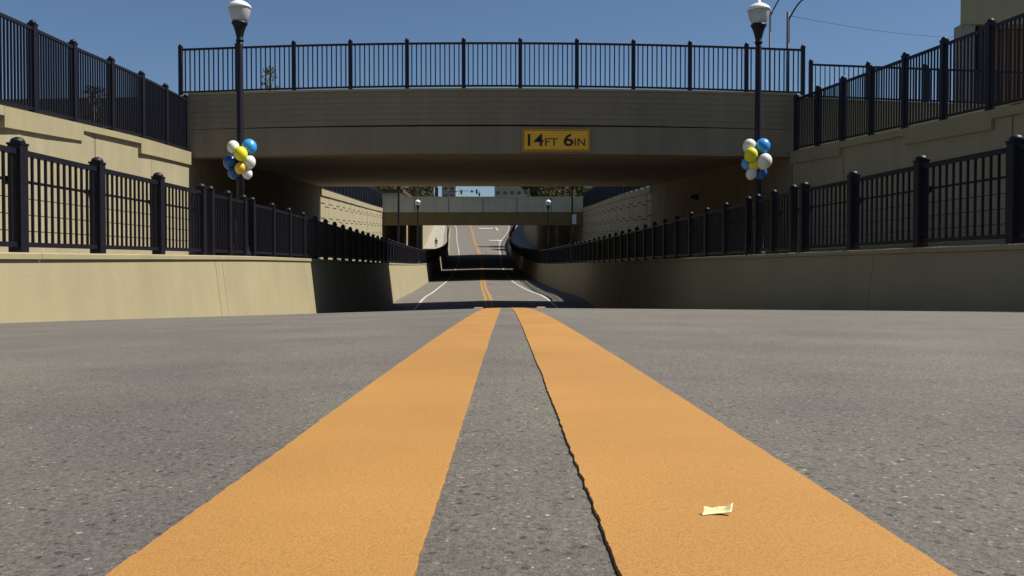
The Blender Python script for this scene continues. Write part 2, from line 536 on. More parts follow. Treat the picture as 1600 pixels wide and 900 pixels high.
# ------------------------------------------------------------ barriers
def barrier(s, label):
    sd_ = side[s]
    root = empty('retaining_wall', (X(s, sd_['b'](9), 9), 9, rz(9)-.1), label, 'wall')
    cuts = [-20, 4] + ([16.1, 16.5] if s < 0 else [13.2]) + [25.2 + 10*k for k in range(28)]
    def prof(d):
        b = sd_['b'](d)
        zt = sd_['bt'](d)-.075
        zb = rz(d)-cs(s*b)
        h = zt-zb
        bat = .12*max(h, .1)
        return [(X(s, b-.0, d), d, zb-.25), (X(s, b, d), d, zb), (X(s, b+bat, d), d, zt), (X(s, b+bat+.42, d), d, zt), (X(s, b+bat+.42, d), d, zb-.25)]
    def cop(d):
        b = sd_['b'](d)
        zt = sd_['bt'](d)-.072
        zb = rz(d)-cs(s*b)
        bat = .12*max(zt-zb, .1)
        return [(X(s, b+bat-.035, d), d, zt), (X(s, b+bat-.035, d), d, zt+.058), (X(s, b+bat-.02, d), d, zt+.072), (X(s, b+bat+.46, d), d, zt+.072), (X(s, b+bat+.46, d), d, zt)]
    for i in range(len(cuts)-1):
        a, b = cuts[i]+.007, cuts[i+1]-.007
        ds = frange(a, b, 1.0)
        MB().loft([prof(d) for d in ds]).build('wall_section', M['wall'], root)
    def prof2(d):
        p = prof(d)
        return [(x + s*.025, y, z-.005) for x, y, z in p[:3]] + [(x - s*.03, y, z-.005) for x, y, z in p[3:]]
    MB().loft([prof2(d) for d in frange(cuts[0]+.1, cuts[-1]-.1, 1.5)]).build('joint_filler', M['joint'], root)
    cc = [-20] + [-14+12*k+(1.5 if s > 0 else 0) for k in range(27)]
    cc = [c for c in cc if c < cuts[-1]]
    for i in range(len(cc)-1):
        MB().loft([cop(d) for d in frange(cc[i]+.004, cc[i+1]-.004, 1.0)]).build('coping', M['wall'], root)
barrier(-1, 'low tan concrete wall lining the left side of the road, partly sunlit')
barrier(1, 'low concrete wall lining the right side of the road, all in shade')
def bfo(s, d):     # offset of the railing on the barrier
    h = side[s]['bt'](d) - rz(d)
    return side[s]['b'](d) + .12*max(h, .1) + .1

# ------------------------------------------------------------ upper retaining walls
def slab(mb, s, d0, d1, zb0, zb1, zt0, zt1, t0, t1):
    of = side[s]['off']
    P = lambda t, d, z: (X(s, of(d)+t, d), d, z)
    return mb.hexa([P(t0, d0, zb0), P(t1, d0, zb0), P(t1, d1, zb1), P(t0, d1, zb1), P(t0, d0, zt0), P(t1, d0, zt0), P(t1, d1, zt1), P(t0, d1, zt1)])

def upper_wall(s, a, b, pw, ph, label, steps=None):
    top = side[s]['top']
    bt = side[s]['bt']
    root = empty('retaining_wall', (X(s, side[s]['off'](a), a), a, bt(a)), label, 'wall')
    for i, (q0, q1) in enumerate(zip(frange(a, b, 4)[:-1], frange(a, b, 4)[1:])):
        mb = MB()
        slab(mb, s, q0, q1, bt(q0)-.3, bt(q1)-.3, top(q0)-.01, top(q1)-.01, .06, .34).build('backing', M['joint'], root)
    # panels
    ds = frange(a, b, pw)
    n = len(ds)-1
    for i in range(n):
        g = .012 if ph > 4 else .022
        d0, d1 = ds[i]+g, ds[i+1]-g
        st = (.1 if i % 2 else -.06) if ph < 3 else 0
        k = 0
        while True:
            hi = (.02 if k == 0 else k*ph+st)
            lo = (k+1)*ph+st-(.05 if ph < 3 else .02)
            b0 = bt(d0)-.15
            b1_ = bt(d1)-.15
            if top(d0)-hi < b0+.15:
                break
            pr = random.uniform(-.008, .008)
            mb = MB()
            slab(mb, s, d0, d1, max(b0, top(d0)-lo), max(b1_, top(d1)-lo), top(d0)-hi, top(d1)-hi, pr, .07)
            mb.build('panel', M['panel'], root, bevel=.006, origin=mb.v[0])
            k += 1
    # coping, its lower edge stepped
    if steps is None:
        steps = [(q, .3) for q in frange(a, b, 3.0)][:-1]
    steps = steps + [(b, None)]
    for (q0, h0), (q1, _) in zip(steps[:-1], steps[1:]):
        mb = MB()
        for r0, r1 in zip(frange(q0, q1, 1.5)[:-1], frange(q0, q1, 1.5)[1:]):
            slab(mb, s, r0+(.004 if r0 == q0 else 0), r1-(.004 if r1 == q1 else 0), top(r0)-h0, top(r1)-h0, top(r0)+.03, top(r1)+.03, -.07, .36)
        mb.build('coping', M['wall'], root)
    return root
upper_wall(-1, -16, 24.95, 3.4, 5, 'sunlit tan retaining wall with stepped coping on the upper left', [(-16, .3), (-12, .12), (-8, .3), (-4, .12), (0, .3), (4, .12), (7.6, .3), (10.8, .12), (14.0, .30), (17.4, .10), (20.6, .32)])
upper_wall(1, -16, 24.95, 3.4, 5, 'shaded concrete retaining wall on the right between camera and first bridge', [(-16, .3), (-12, .12), (-8, .3), (-4, .12), (0, .3), (4, .12), (8, .3), (12, .12), (15.2, .30), (18.4, .12), (21.6, .3)])
upper_wall(-1, 46.1, 84.95, 1.5, .78, 'sunlit panelled retaining wall left between the first and second bridge')
upper_wall(1, 46.1, 84.95, 1.5, .78, 'shaded panelled retaining wall right between the first and second bridge')
upper_wall(-1, 114.05, 116.35, 1.15, 3, 'narrow sunlit strip of retaining wall left between second and third bridge')
upper_wall(1, 114.05, 116.35, 1.15, 3, 'narrow strip of retaining wall right between second and third bridge')
upper_wall(-1, 150.05, 296, 6, 3, 'far sunlit retaining wall left of the uphill road')
upper_wall(1, 150.05, 296, 6, 3, 'far retaining wall right of the uphill road')

# ------------------------------------------------------------ bridges
BX0, BX1, BXM = -8.93, 7.92, -.5
def camber(x): return .15*(1-((x-BXM)/8.6)**2) if abs(x-BXM) < 8.6 else 0.0
def sweepx(prof, x0, x1, n, cb=1.0):
    return MB().loft([[(x, y, z + cb*camber(x)) for y, z in prof] for x in [x0+(x1-x0)*i/n for i in range(n+1)]])
b1 = empty('road_bridge', (BXM, 25.2, -1.4), 'nearest wide concrete road bridge with height sign crossing over the road', 'bridge')
# face: grooved parapet over a plain fascia beam
prof = [(25.5, 3.86), (25.0, 3.86)]
z = 3.86
for k in range(6):
    z2 = z + .155
    prof += [(25.0, z2-.007), (25.008, z2-.003), (25.008, z2+.003), (25.0, z2+.007)] if k < 5 else []
    z = z2
prof += [(25.0, 4.80), (25.5, 4.80)]
sweepx(prof, BX0, BX1, 24).build('parapet', M['bridge'], b1)
sweepx([(25.5, 3.10), (25.005, 3.10), (25.005, 3.855), (25.5, 3.857)], BX0, BX1, 24, .7).build('fascia_beam', M['bridge'], b1)
sweepx([(25.55, 4.803), (24.965, 4.803), (24.965, 4.86), (25.55, 4.86)], BX0, BX1, 24).build('coping', M['wall'], b1)
# soffit rising to the far edge, deck above
def sof1(d): return 3.36 + (d-25.5)/20.5*.86
mb = MB()
mb.hexa([(BX0-.8, 25.52, sof1(25.5)), (BX1+.8, 25.52, sof1(25.5)), (BX1+.2, 46, sof1(46)), (BX0-1.2, 46, sof1(46)),
         (BX0-.8, 25.52, 4.72), (BX1+.8, 25.52, 4.72), (BX1+.2, 46, 5.6), (BX0-1.2, 46, 5.6)])
mb.build('deck', M['soffit'], b1)
for s in (-1, 1):
    mb = MB()
    for q0, q1 in zip(frange(25.0, 46, 3)[:-1], frange(25.0, 46, 3)[1:]):
        slab(mb, s, q0, q1, side[s]['bt'](q0)-.3, side[s]['bt'](q1)-.3, (3.094 if q0 < 25.5 else sof1(q0)-.003), sof1(q1)-.003, 0, .5)
    mb.build('abutment', M['bridge'], b1)
MB().box(BX0-.9, BX1, 45.7, 46.02, 5.6, 6.3).build('far_parapet', M['bridge'], b1)
# wing walls beside the bridge
wl = empty('wing_wall', (-12, 25.2, 3.1), 'dark shaded wing wall at the left end of the nearest bridge behind the railing', 'wall')
MB().hexa([(-17, 25.05, 3.0), (BX0-.004, 25.05, 3.0), (BX0-.004, 25.4, 3.0), (-17, 25.4, 3.0), (-17, 25.05, 4.60), (BX0-.004, 25.05, 4.74), (BX0-.004, 25.4, 4.74), (-17, 25.4, 4.60)]).build('wall_section', M['bridge'], wl)
MB().hexa([(-17, 25.0, 4.60), (BX0-.004, 25.0, 4.74), (BX0-.004, 25.45, 4.74), (-17, 25.45, 4.60), (-17, 25.0, 4.65), (BX0-.004, 25.0, 4.79), (BX0-.004, 25.45, 4.79), (-17, 25.45, 4.65)]).build('coping', M['bridge'], wl)
wr = empty('wing_wall', (11, 25.2, 3.1), 'shaded wing wall at the right end of the nearest bridge under the low railing', 'wall')
MB().hexa([(BX1+.004, 25.05, 3.0), (19, 25.05, 3.0), (19, 25.4, 3.0), (BX1+.004, 25.4, 3.0), (BX1+.004, 25.05, 4.72), (19, 25.05, 4.30), (19, 25.4, 4.30), (BX1+.004, 25.4, 4.72)]).build('wall_section', M['panel'], wr)
MB().hexa([(BX1+.004, 25.0, 4.722), (19, 25.0, 4.302), (19, 25.45, 4.302), (BX1+.004, 25.45, 4.722), (BX1+.004, 25.0, 4.77), (19, 25.0, 4.35), (19, 25.45, 4.35), (BX1+.004, 25.45, 4.77)]).build('coping', M['panel'], wr)

def far_bridge(label, d0, d1, zs0, zs1, pgap, ptop, xl, xr, paramat, posts):
    root = empty('road_bridge', (cx(d0), d0, rz(d0)), label, 'bridge')
    MB().hexa([(xl-.4, d0+.25, zs0), (xr+.4, d0+.25, zs0), (X(1, offR(d1), d1)+.4, d1, zs1), (X(-1, offL(d1), d1)-.4, d1, zs1),
               (xl-.4, d0+.25, zs0+1.0), (xr+.4, d0+.25, zs0+1.0), (X(1, offR(d1), d1)+.4, d1, zs1+1.0), (X(-1, offL(d1), d1)-.4, d1, zs1+1.0)]).build('deck', M['soffit'], root)
    MB().box(xl, xr, d0, d0+.247, zs0-.003, pgap-.004).build('girder', M['girder'], root)
    n = posts
    for i in range(n):
        MB().box(xl+(xr-xl)*i/n+.03, xl+(xr-xl)*(i+1)/n-.03, d0-.12, d0+.2, pgap, ptop).build('parapet_panel', paramat, root, bevel=.01)
    MB().box(xl, xr, d0-.04, d0+.16, pgap-.002, ptop-.03).build('joint_filler', M['joint'], root)
    MB().box(xl-.3, xr+.3, d0-.18, d0+.26, ptop+.001, ptop+.1).build('coping', paramat, root)
    for s in (-1, 1):
        mb = MB()
        qs = frange(d0, d1, 5)
        for q0, q1 in zip(qs[:-1], qs[1:]):
            f = lambda q: zs0+(zs1-zs0)*(q-d0)/(d1-d0)-.003
            slab(mb, s, q0, q1, side[s]['bt'](q0)-.3, side[s]['bt'](q1)-.3, f(q0), f(q1), 0, .5)
        mb.build('abutment', M['bridge'], root)
    return root
far_bridge('second concrete bridge beyond the first, with pale parapet over a brown girder', 85, 114, 4.12, 5.75, 5.35, 6.72, -12.25, 7.1, M['parapet'], 6)
far_bridge('third bridge directly behind the second one, mostly hidden', 116.4, 150, 6.0, 7.6, 7.0, 8.6, -13.3, 6.1, M['parapet'], 6)

# ------------------------------------------------------------ railings
def fence(label, path, ts, H, spacing=.135, post=.12, pick=.022, rail=.05, hand=0, singles=300, cap=True, group=None, low=.06, smax=None):
    """path(t) -> base point; hand = +-1: side (in x) on which a handrail and thin cables run"""
    p0 = path(ts[0])
    root = empty('railing', p0, label, 'railing', group)
    pm = MB().box(-post/2, post/2, -post/2, post/2, 0, H-.09).mesh('post', M['black'], bevel=.006)
    cb = MB()
    cb.box(-post/2-.006, post/2+.006, -post/2-.006, post/2+.006, H-.09, H-.065)
    cb.lathe(0, 0, [(post*.50, H-.066), (post*.51, H-.045), (post*.40, H-.018), (post*.15, H)], 12)
    cm = cb.mesh('cap', M['black'])
    bm_ = MB().box(-.02, .02, -.03, .03, -.04, .04).mesh('bracket', M['black'])
    for t in ts:
        q = inst('post', pm, root, path(t))
        inst('cap', cm, q, path(t))
    # rails
    tt = []
    for a, b in zip(ts[:-1], ts[1:]):
        tt += frange(a, b, max(.6, (b-a)/2))[:-1]
    tt.append(ts[-1])
    def rail_mesh(z0, z1, w_, off=0):
        mb = MB()
        rows = []
        for t in tt:
            p = path(t)
            d = (path(t+.05)-path(t-.05)).normalized()
            nx = Vector((d.y, -d.x, 0))
            rows.append([p+nx*(-w_/2+off)+Vector((0, 0, z0)), p+nx*(w_/2+off)+Vector((0, 0, z0)), p+nx*(w_/2+off)+Vector((0, 0, z1)), p+nx*(-w_/2+off)+Vector((0, 0, z1))])
        return mb.loft([[tuple(v) for v in r] for r in rows])
    rt = H-.13
    rail_mesh(rt-rail, rt, rail).build('top_rail', M['black'], root)
    rail_mesh(low, low+rail*.9, rail).build('bottom_rail', M['black'], root)
    if hand:
        for hz, r_, nm in ((.80, .02, 'handrail'), (.60, .006, 'cable'), (.42, .006, 'cable'), (.24, .006, 'cable')):
            pts = []
            for t in tt:
                p = path(t)
                pts.append((p.x+hand*(.13 if nm == 'handrail' else .05), p.y, p.z+hz))
            MB().tube(pts, r_, 6).build(nm, M['black'], root)
        for t in ts:
            p = path(t)
            q = MB().box(p.x+hand*post*.5, p.x+hand*.135, p.y-.012, p.y+.012, p.z+.74, p.z+.785)
            q.box(p.x+hand*post*.5, p.x+hand*(post*.5+.02), p.y-.035, p.y+.035, p.z+.70, p.z+.82)
            q.box(p.x+hand*.11, p.x+hand*.15, p.y-.05, p.y+.05, p.z+.775, p.z+.83)
            q.build('handrail_bracket', M['black'], root)
    # pickets
    hgt = rt-rail-low-rail*.9
    km = MB().box(-pick/2, pick/2, -pick/2, pick/2, 0, hgt).mesh('picket', M['black'])
    rest = MB()
    cnt = 0
    for a, b in zip(ts[:-1], ts[1:]):
        ln = (path(b)-path(a)).length
        n = int(round(ln/spacing))
        for i in range(1, n):
            t = a+(b-a)*i/n
            p = path(t)+Vector((0, 0, low+rail*.9))
            if cnt < singles and (smax is None or p.y < smax):
                inst('picket', km, root, p)
                cnt += 1
            else:
                rest.box(p.x-pick/2, p.x+pick/2, p.y-pick/2, p.y+pick/2, p.z, p.z+hgt)
    if rest.v:
        rest.build('picket', M['black'], root, kind='stuff')
    return root

def bpath(s):
    return lambda t: Vector((X(s, bfo(s, t), t), t, side[s]['bt'](t)))
PL = [6.0, 7.9, 9.75, 11.65, 13.7, 15.65]
fence('black railing with handrail nearest on the left, white sunlit wall behind its pickets', bpath(-1), PL, 1.25, .146, .15, .026, .06, hand=-1)
fence('short black railing section on the left wall just before the lamp post', bpath(-1), [16.15, 17.2, 18.27], 1.25, .146, .13, .024, .055, hand=-1)
fence('long black railing on the left wall from the lamp post on under the bridges', bpath(-1), [18.93+1.75*k for k in range(55)], 1.25, .146, .13, .024, .055, hand=-1, singles=260, smax=45)
fence('black railing climbing the hill on the far left wall', bpath(-1), [114.4+2.4*k for k in range(60)], 1.25, .15, .12, .03, .055, singles=0)
PR = [6.5, 8.4, 10.3, 12.15, 14.1, 15.9]
fence('black railing nearest on the right, dark shaded wall behind its pickets', bpath(1), PR, 1.25, .146, .15, .026, .06, hand=1)
fence('short black railing section on the right wall just before the lamp post', bpath(1), [16.4, 17.45, 18.48], 1.25, .146, .13, .024, .055, hand=1)
fence('long black railing on the right wall from the lamp post on under the bridges', bpath(1), [19.12+1.75*k for k in range(55)], 1.25, .146, .13, .024, .055, hand=1, singles=260, smax=45)
fence('black railing climbing the hill on the far right wall', bpath(1), [114.7+2.4*k for k in range(60)], 1.25, .15, .12, .03, .055, singles=0)
def upath(s, o=.06):
    return lambda t: Vector((X(s, side[s]['off'](t)+o, t), t, side[s]['top'](t)+.03))
fence('tall black railing on the upper left sunlit retaining wall', upath(-1), [24.85-1.9*k for k in range(10)][::-1], 1.6, .12, .12, .027, .055)
fence('tall black railing on the upper right retaining wall', upath(1), [24.85-1.56*k for k in range(12)][::-1], 1.6, .12, .12, .027, .055)
fence('tall black railing on the sunlit upper left wall between the bridges', upath(-1), [46.5+1.92*k for k in range(21)], 1.6, .14, .12, .024, .055, singles=0)
fence('tall black railing on the shaded upper right wall between the bridges', upath(1), [46.5+1.92*k for k in range(21)], 1.6, .14, .12, .024, .055, singles=0)
def brpath(x): return Vector((x, 25.22, 4.86+camber(x)*1.25))
fence('black picket railing along the whole top of the nearest bridge', brpath, [-9.22+1.584*k for k in range(12)], 1.42, .135, .105, .030, .055, low=.05)
def lowpath(x): return Vector((x, 25.2, 4.77-(x-7.924)*.0379))
fence('low black railing on the wing wall right of the nearest bridge', lowpath, [8.42+1.6*k for k in range(6)], 1.12, .135, .1, .022, .05)

# ------------------------------------------------------------ street lamps
def make_lamp(p):
    root = empty('street_lamp', p, 'x', 'street lamp', 'acorn street lamps along the low walls')
    x, y, z = p
    K = 1.012
    def sc(pr): return [(a*K, b*K) for a, b in pr]
    MB().lathe(x, y, sc([(.20, 0), (.20, .05), (.185, .08), (.165, .12), (.17, .15), (.14, .2), (.125, .3), (.105, .5), (.095, .68), (.11, .70), (.112, .74), (.085, .78)]), 20, z).build('base', M['black'], root)
    MB().lathe(x, y, sc([(.078, .775), (.074, 2.0), (.062, 4.30), (.062, 4.38)]), 16, z).build('pole', M['black'], root)
    MB().lathe(x, y, sc([(.075, 4.375), (.085, 4.40), (.06, 4.43), (.07, 4.48), (.10, 4.60), (.135, 4.70), (.16, 4.73), (.16, 4.765)]), 18, z).build('fitter', M['black'], root)
    g = MB().lathe(x, y, sc([(.13, 4.767), (.165, 4.82), (.20, 4.92), (.215, 5.0), (.218, 5.045)]), 22, z).build('globe', M['globe'], root)
    MB().lathe(x, y, sc([(.235, 5.047), (.238, 5.075), (.215, 5.11), (.17, 5.15), (.11, 5.185), (.05, 5.20), (.045, 5.235), (.02, 5.26)]), 22, z).build('globe_cap', M['lamp_white'], root)
    return root
def copy_thing(src, loc, label):
    r = src.copy()
    C.objects.link(r)
    r.location = loc
    r['label'] = label
    for ch in list(src.children):
        c = ch.copy()
        C.objects.link(c)
        c.parent = r
    return r
def lp(s, d):
    o = {-1: 5.36, 1: 5.41}[s] if d < 30 else 5.4
    return Vector((X(s, o, d), d, side[s]['bt'](d)))
LAMPS = []
lamp0 = make_lamp(lp(-1, 18.6))
lamp0['label'] = 'black acorn street lamp left with balloons tied to its pole in front of the bridge'
copy_thing(lamp0, lp(1, 18.8)+Vector((0, 0, -.02)), 'black acorn street lamp right with balloons tied to its pole in front of the bridge')
for d, nm in ((55.8, 'between the first and second bridge'), (74.3, 'just in front of the second bridge'), (152, 'beyond the third bridge')):
    for s in (-1, 1):
        copy_thing(lamp0, lp(s, d), 'acorn street lamp on the %s wall %s' % ('left' if s < 0 else 'right', nm))
# small plate on the pole of the right lamp
q = lp(1, 55.8)
ps = empty('pole_sign', (q.x, q.y-.09, q.z+2.5), 'small pale sign plate on the right lamp pole between the bridges', 'sign')
MB().box(q.x-.02, q.x+.24, q.y-.13, q.y-.115, q.z+2.45, q.z+3.05).build('plate', M['lamp_white'], ps)
MB().box(q.x-.03, q.x+.1, q.y-.113, q.y-.05, q.z+2.7, q.z+2.74).build('bracket', M['steel'], ps)

# ------------------------------------------------------------ balloons
def bunch(lampx, d, items, label):
    root = empty('balloon_bunch', ((lampx-797)/F*d, d-.2, (420-250)/F*d), label, 'balloons', 'balloon bunches on the lamp poles')
    for px, py, pr, m, dy, col in items:
        dd = d + dy
        c = Vector(((px-797)/F*dd, dd, (420-py)/F*dd))
        r = pr/F*dd
        mb = MB()
        mb.ball((0, 0, 0), r, 1.06, 20, 14, tail=.14)
        mb.lathe(0, 0, [(r*.05, -r*1.24), (r*.11, -r*1.34), (r*.02, -r*1.19)], 8)
        me = mb.mesh('balloon', M[m])
        o = inst('balloon', me, root, c)
        o.rotation_euler = (random.uniform(-.5, .5), random.uniform(-.5, .5), 0)
        o['label'] = col + ' balloon'
    rib = MB()
    cxx = (lampx-797)/F*d
    for k in (-1, 0, 1):
        z = (420-250+12*k)/F*d
        rib.lathe(cxx, d, [(.082, z-.012), (.088, z), (.082, z+.012)], 14)
    rib.build('tie', M['b_white'], root)
bunch(379, 18.6, [(366, 230, 9.3, 'b_white', -.22, 'white'), (391, 229.5, 11.3, 'b_blue', -.16, 'bright blue'), (377.5, 240.5, 10.5, 'b_yellow', -.36, 'yellow'),
                   (361, 254, 10.5, 'b_dblue', -.05, 'dark blue'), (390.5, 253.5, 10.0, 'b_white', -.2, 'white'), (377, 263, 8.3, 'b_gold', -.3, 'golden yellow'),
                   (387.5, 271.5, 7.8, 'b_white', -.18, 'white'), (366, 271, 8.6, 'b_dblue', -.1, 'dark blue')], 'bunch of blue, white and yellow balloons on the left lamp pole')
bunch(1186.5, 18.8, [(1170, 228.5, 10.3, 'b_white', -.18, 'white'), (1191, 228.5, 11.3, 'b_blue', -.22, 'bright blue'), (1172.5, 242, 10.4, 'b_yellow', -.34, 'yellow'),
                     (1193.5, 252, 11.6, 'b_white', -.3, 'white'), (1166, 256, 8.4, 'b_lblue', -.1, 'light blue'), (1177.5, 258, 8.6, 'b_yellow', -.2, 'yellow'),
                     (1173.5, 271.5, 8.4, 'b_white', -.2, 'white'), (1188.5, 270.5, 9, 'b_dblue', -.12, 'dark blue')], 'bunch of blue, white and yellow balloons on the right lamp pole')

# ------------------------------------------------------------ clearance sign
def px2(x, y, d): return ((x-797)/F*d, d, (420-y)/F*d)
x0, _, z1 = px2(816.5, 202.5, 24.95)
x1, _, z0 = px2(921.5, 237, 24.95)
sg = empty('clearance_sign', ((x0+x1)/2, 24.98, z0), 'yellow clearance sign reading 14FT 6IN on the front of the bridge', 'sign')
MB().box(x0, x1, 24.945, 24.962, z0, z1).build('plate', M['sign'], sg, bevel=.003)
fr = MB()
a, wd = .022, .018
for bx in ((x0+a, x1-a, z0+a, z0+a+wd), (x0+a, x1-a, z1-a-wd, z1-a), (x0+a, x0+a+wd, z0+a+wd, z1-a-wd), (x1-a-wd, x1-a, z0+a+wd, z1-a-wd)):
    fr.box(bx[0], bx[1], 24.938, 24.944, bx[2], bx[3])
fr.build('border', M['sign_black'], sg)
MB().box(x0+.3, x1-.3, 24.963, 25.003, z0+.2, z1-.2).build('mount', M['steel'], sg)
def text(s, size, x, z, sx, parent, off):
    cu = bpy.data.curves.new('t', 'FONT')
    cu.body = s
    cu.size = size
    cu.extrude = .002
    cu.offset = off
    tmp = bpy.data.objects.new('t', cu)
    C.objects.link(tmp)
    dg = bpy.context.evaluated_depsgraph_get()
    me = bpy.data.meshes.new_from_object(tmp.evaluated_get(dg))
    bpy.data.objects.remove(tmp)
    xs = [v.co.x for v in me.vertices]
    w_ = max(xs)-min(xs)
    for v in me.vertices:
        lx, ly, lz = v.co
        v.co = ((lx-min(xs))*sx/w_, -lz, ly)
    me.materials.clear()
    me.materials.append(M['sign_black'])
    o = bpy.data.objects.new('lettering', me)
    C.objects.link(o)
    o.parent = parent
    o.location = Vector((x, 24.938, z)) - wpos(parent)
    o['label'] = 'lettering ' + s
# photo pixels: 14 -> 825..848, FT -> 851..871, 6 -> 881..896, IN -> 897..914 ; cap height 18 / 12 px
U = 24.95/F
zb = (420-228.5)*U
text('14', .47, (824.5-797)*U, zb, 24.5*U, sg, .006)
text('FT', .30, (851.5-797)*U, zb, 19.5*U, sg, 0)
text('6', .47, (880.5-797)*U, zb, 15*U, sg, .006)
text('IN', .30, (897.5-797)*U, zb, 16*U, sg, 0)

# ------------------------------------------------------------ wall light under the bridge, right
d = 36.0
xx = X(1, offR(d), d)
wlg = empty('wall_light', (xx-.1, d, 2.85), 'small dark wall light on the right abutment under the nearest bridge', 'light')
MB().box(xx-.05, xx+.01, d-.15, d+.15, 2.75, 3.0).build('back_plate', M['black'], wlg)
MB().hexa([(xx-.3, d-.14, 2.84), (xx-.051, d-.14, 2.78), (xx-.051, d+.14, 2.78), (xx-.3, d+.14, 2.84), (xx-.24, d-.14, 2.94), (xx-.051, d-.14, 2.98), (xx-.051, d+.14, 2.98), (xx-.24, d+.14, 2.94)]).build('housing', M['black'], wlg)

# ------------------------------------------------------------ small things on the road
# scrap of paper / petal on the right yellow line
def scrap():
    c = Vector((.1275, .5515, 0))
    c.z = rz(.5515) - cs(.13) + .0023
    nu, nv = 14, 5
    def P(i, j, t):
        u = i/(nu-1)*2-1
        v = j/(nv-1)
        ragged = .0003*math.sin(i*1.1)+.00015*math.sin(i*2.9)
        x = .0092*u + .0022*v
        y = .0045*v + .0012*math.cos(u*2.2)
        z = .0004 + v*(.0032+ragged) + .0012*u*(1 if u > 0 else .35)+.0003 + .0016*v*v*abs(u)**3 - .0006*math.sin(v*3.1)
        return (c.x+x, c.y+y+t, c.z+z)
    mb = MB()
    a = [P(i, j, 0) for i in range(nu) for j in range(nv)]
    b = [P(i, j, .00035) for i in range(nu) for j in range(nv)]
    fs = [(i*nv+j, i*nv+j+1, (i+1)*nv+j+1, (i+1)*nv+j) for i in range(nu-1) for j in range(nv-1)]
    k = nu*nv
    rim = [i*nv for i in range(nu)] + [(nu-1)*nv+j for j in range(1, nv)] + [i*nv+nv-1 for i in range(nu-2, -1, -1)] + [j for j in range(nv-2, 0, -1)]
    mb.add(a+b, fs+[tuple(q+k for q in reversed(f)) for f in fs]+[(rim[q], rim[(q+1) % len(rim)], rim[(q+1) % len(rim)]+k, rim[q]+k) for q in range(len(rim))], True)
    o = mb.build('leaf_scrap', M['scrap'], origin=tuple(c))
    tag(o, 'cream curled scrap of dry leaf lying on the right yellow line', 'leaf')
scrap()
def marker(o_, d, m, label):
    z = rz(d)-cs(o_)+.004
    x = X(1, o_, d)
    mb = MB()
    mb.hexa([(x-.055, d-.05, z), (x+.055, d-.05, z), (x+.055, d+.05, z), (x-.055, d+.05, z), (x-.045, d-.02, z+.011), (x+.045, d-.02, z+.011), (x+.045, d+.02, z+.011), (x-.045, d+.02, z+.011)])
    ob = mb.build('road_marker', m, bevel=.002, origin=(x, d, z))
    tag(ob, label, 'road marker')
marker(.42, 10.3, M['reflect_white'], 'small pale raised road marker right of the yellow lines at the crest')
marker(-.30, 10.3, M['reflect_white'], 'small raised road marker just left of the yellow lines at the crest')

# ------------------------------------------------------------ cobra street lights and wire, upper right
def cobra(px, ytop, d, ax, ay, r, label):
    x, y, zt = px2(px, ytop, d)
    root = empty('street_light', (x, y, 3), label, 'street light', 'tall street lights behind the bridge')
    zb_ = topR(d)-.1
    MB().tube([(x, y, zb_), (x, y, zt)], [r, r*.72], 12).build('pole', M['steel'], root)
    ex, _, ez = px2(ax, ay, d)
    pts = []
    for k in range(9):
        t = k/8
        pts.append((x+(ex-x)*t, y, zt-.5+(ez-zt+.5)*math.sin(t*math.pi/2)**1.0))
    MB().tube(pts, .045, 8).build('arm', M['steel'], root)
    mb = MB()
    mb.hexa([(ex-.05, y-.1, ez-.05), (ex+.75, y-.17, ez-.02), (ex+.75, y+.17, ez-.02), (ex-.05, y+.1, ez-.05), (ex-.05, y-.07, ez+.08), (ex+.7, y-.1, ez+.11), (ex+.7, y+.1, ez+.11), (ex-.05, y+.07, ez+.08)])
    mb.build('lamp_head', M['steel'], root, bevel=.02)
cobra(1229, 21, 50, 1258, 0, .115, 'thick grey pole with a curved arm lamp right behind the bridge railing')
cobra(1201, 17, 60, 1224, -4, .085, 'thin grey pole with a curved arm lamp, half behind the right acorn lamp')
wx0, wy0, wz0 = px2(1231, 27, 50)
wx1, wy1, wz1 = px2(1560, 62, 62)
pts = [(wx0+(wx1-wx0)*t, wy0+(wy1-wy0)*t, wz0+(wz1-wz0)*t-1.0*math.sin(math.pi*t)*.35) for t in [i/14 for i in range(15)]]
o = MB().tube(pts, .013, 6).build('overhead_wire', M['steel'])
tag(o, 'thin overhead wire sagging across the sky from the grey pole to the building', 'wire')

# ------------------------------------------------------------ building at the top right
def right_building():
    d = 30.0
    x0 = 15.0
    def sk(a, b, y0, y1, z0, z1):      # plan skewed to the street it stands on
        k = .62*(y1-y0)
        return MB().hexa([(a, y0, z0), (b, y0, z0), (b+k, y1, z0), (a+k, y1, z0), (a, y0, z1), (b, y0, z1), (b+k, y1, z1), (a+k, y1, z1)])
    root = empty('building', (22, 36, 3.2), 'tan building with overhanging upper wall and brown siding at the top right corner', 'building')
    sk(x0, 40, d, 52, 8.15, 15).build('upper_wall', M['olive'], root)
    sk(x0-.05, 40.1, d-.05, 52.1, 15.003, 15.3).build('roof_edge', M['olive'], root)
    MB().box(x0+.03, x0+.52, d+.05, d+.5, 3.0, 8.147).build('column', M['grey_wall'], root)
    MB().box(x0+.7, x0+1.0, d+.2, d+.5, 3.0, 8.147).build('column', M['steel'], root)
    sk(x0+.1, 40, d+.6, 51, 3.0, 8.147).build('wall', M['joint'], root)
    sm = MB().box(0, .27, -.05, 0, 0, 5.1).mesh('siding_board', M['brown_metal'], bevel=.008)
    for k in range(50):
        inst('siding_board', sm, root, (x0+1.05+k*.3, d+.598, 3.02))
right_building()

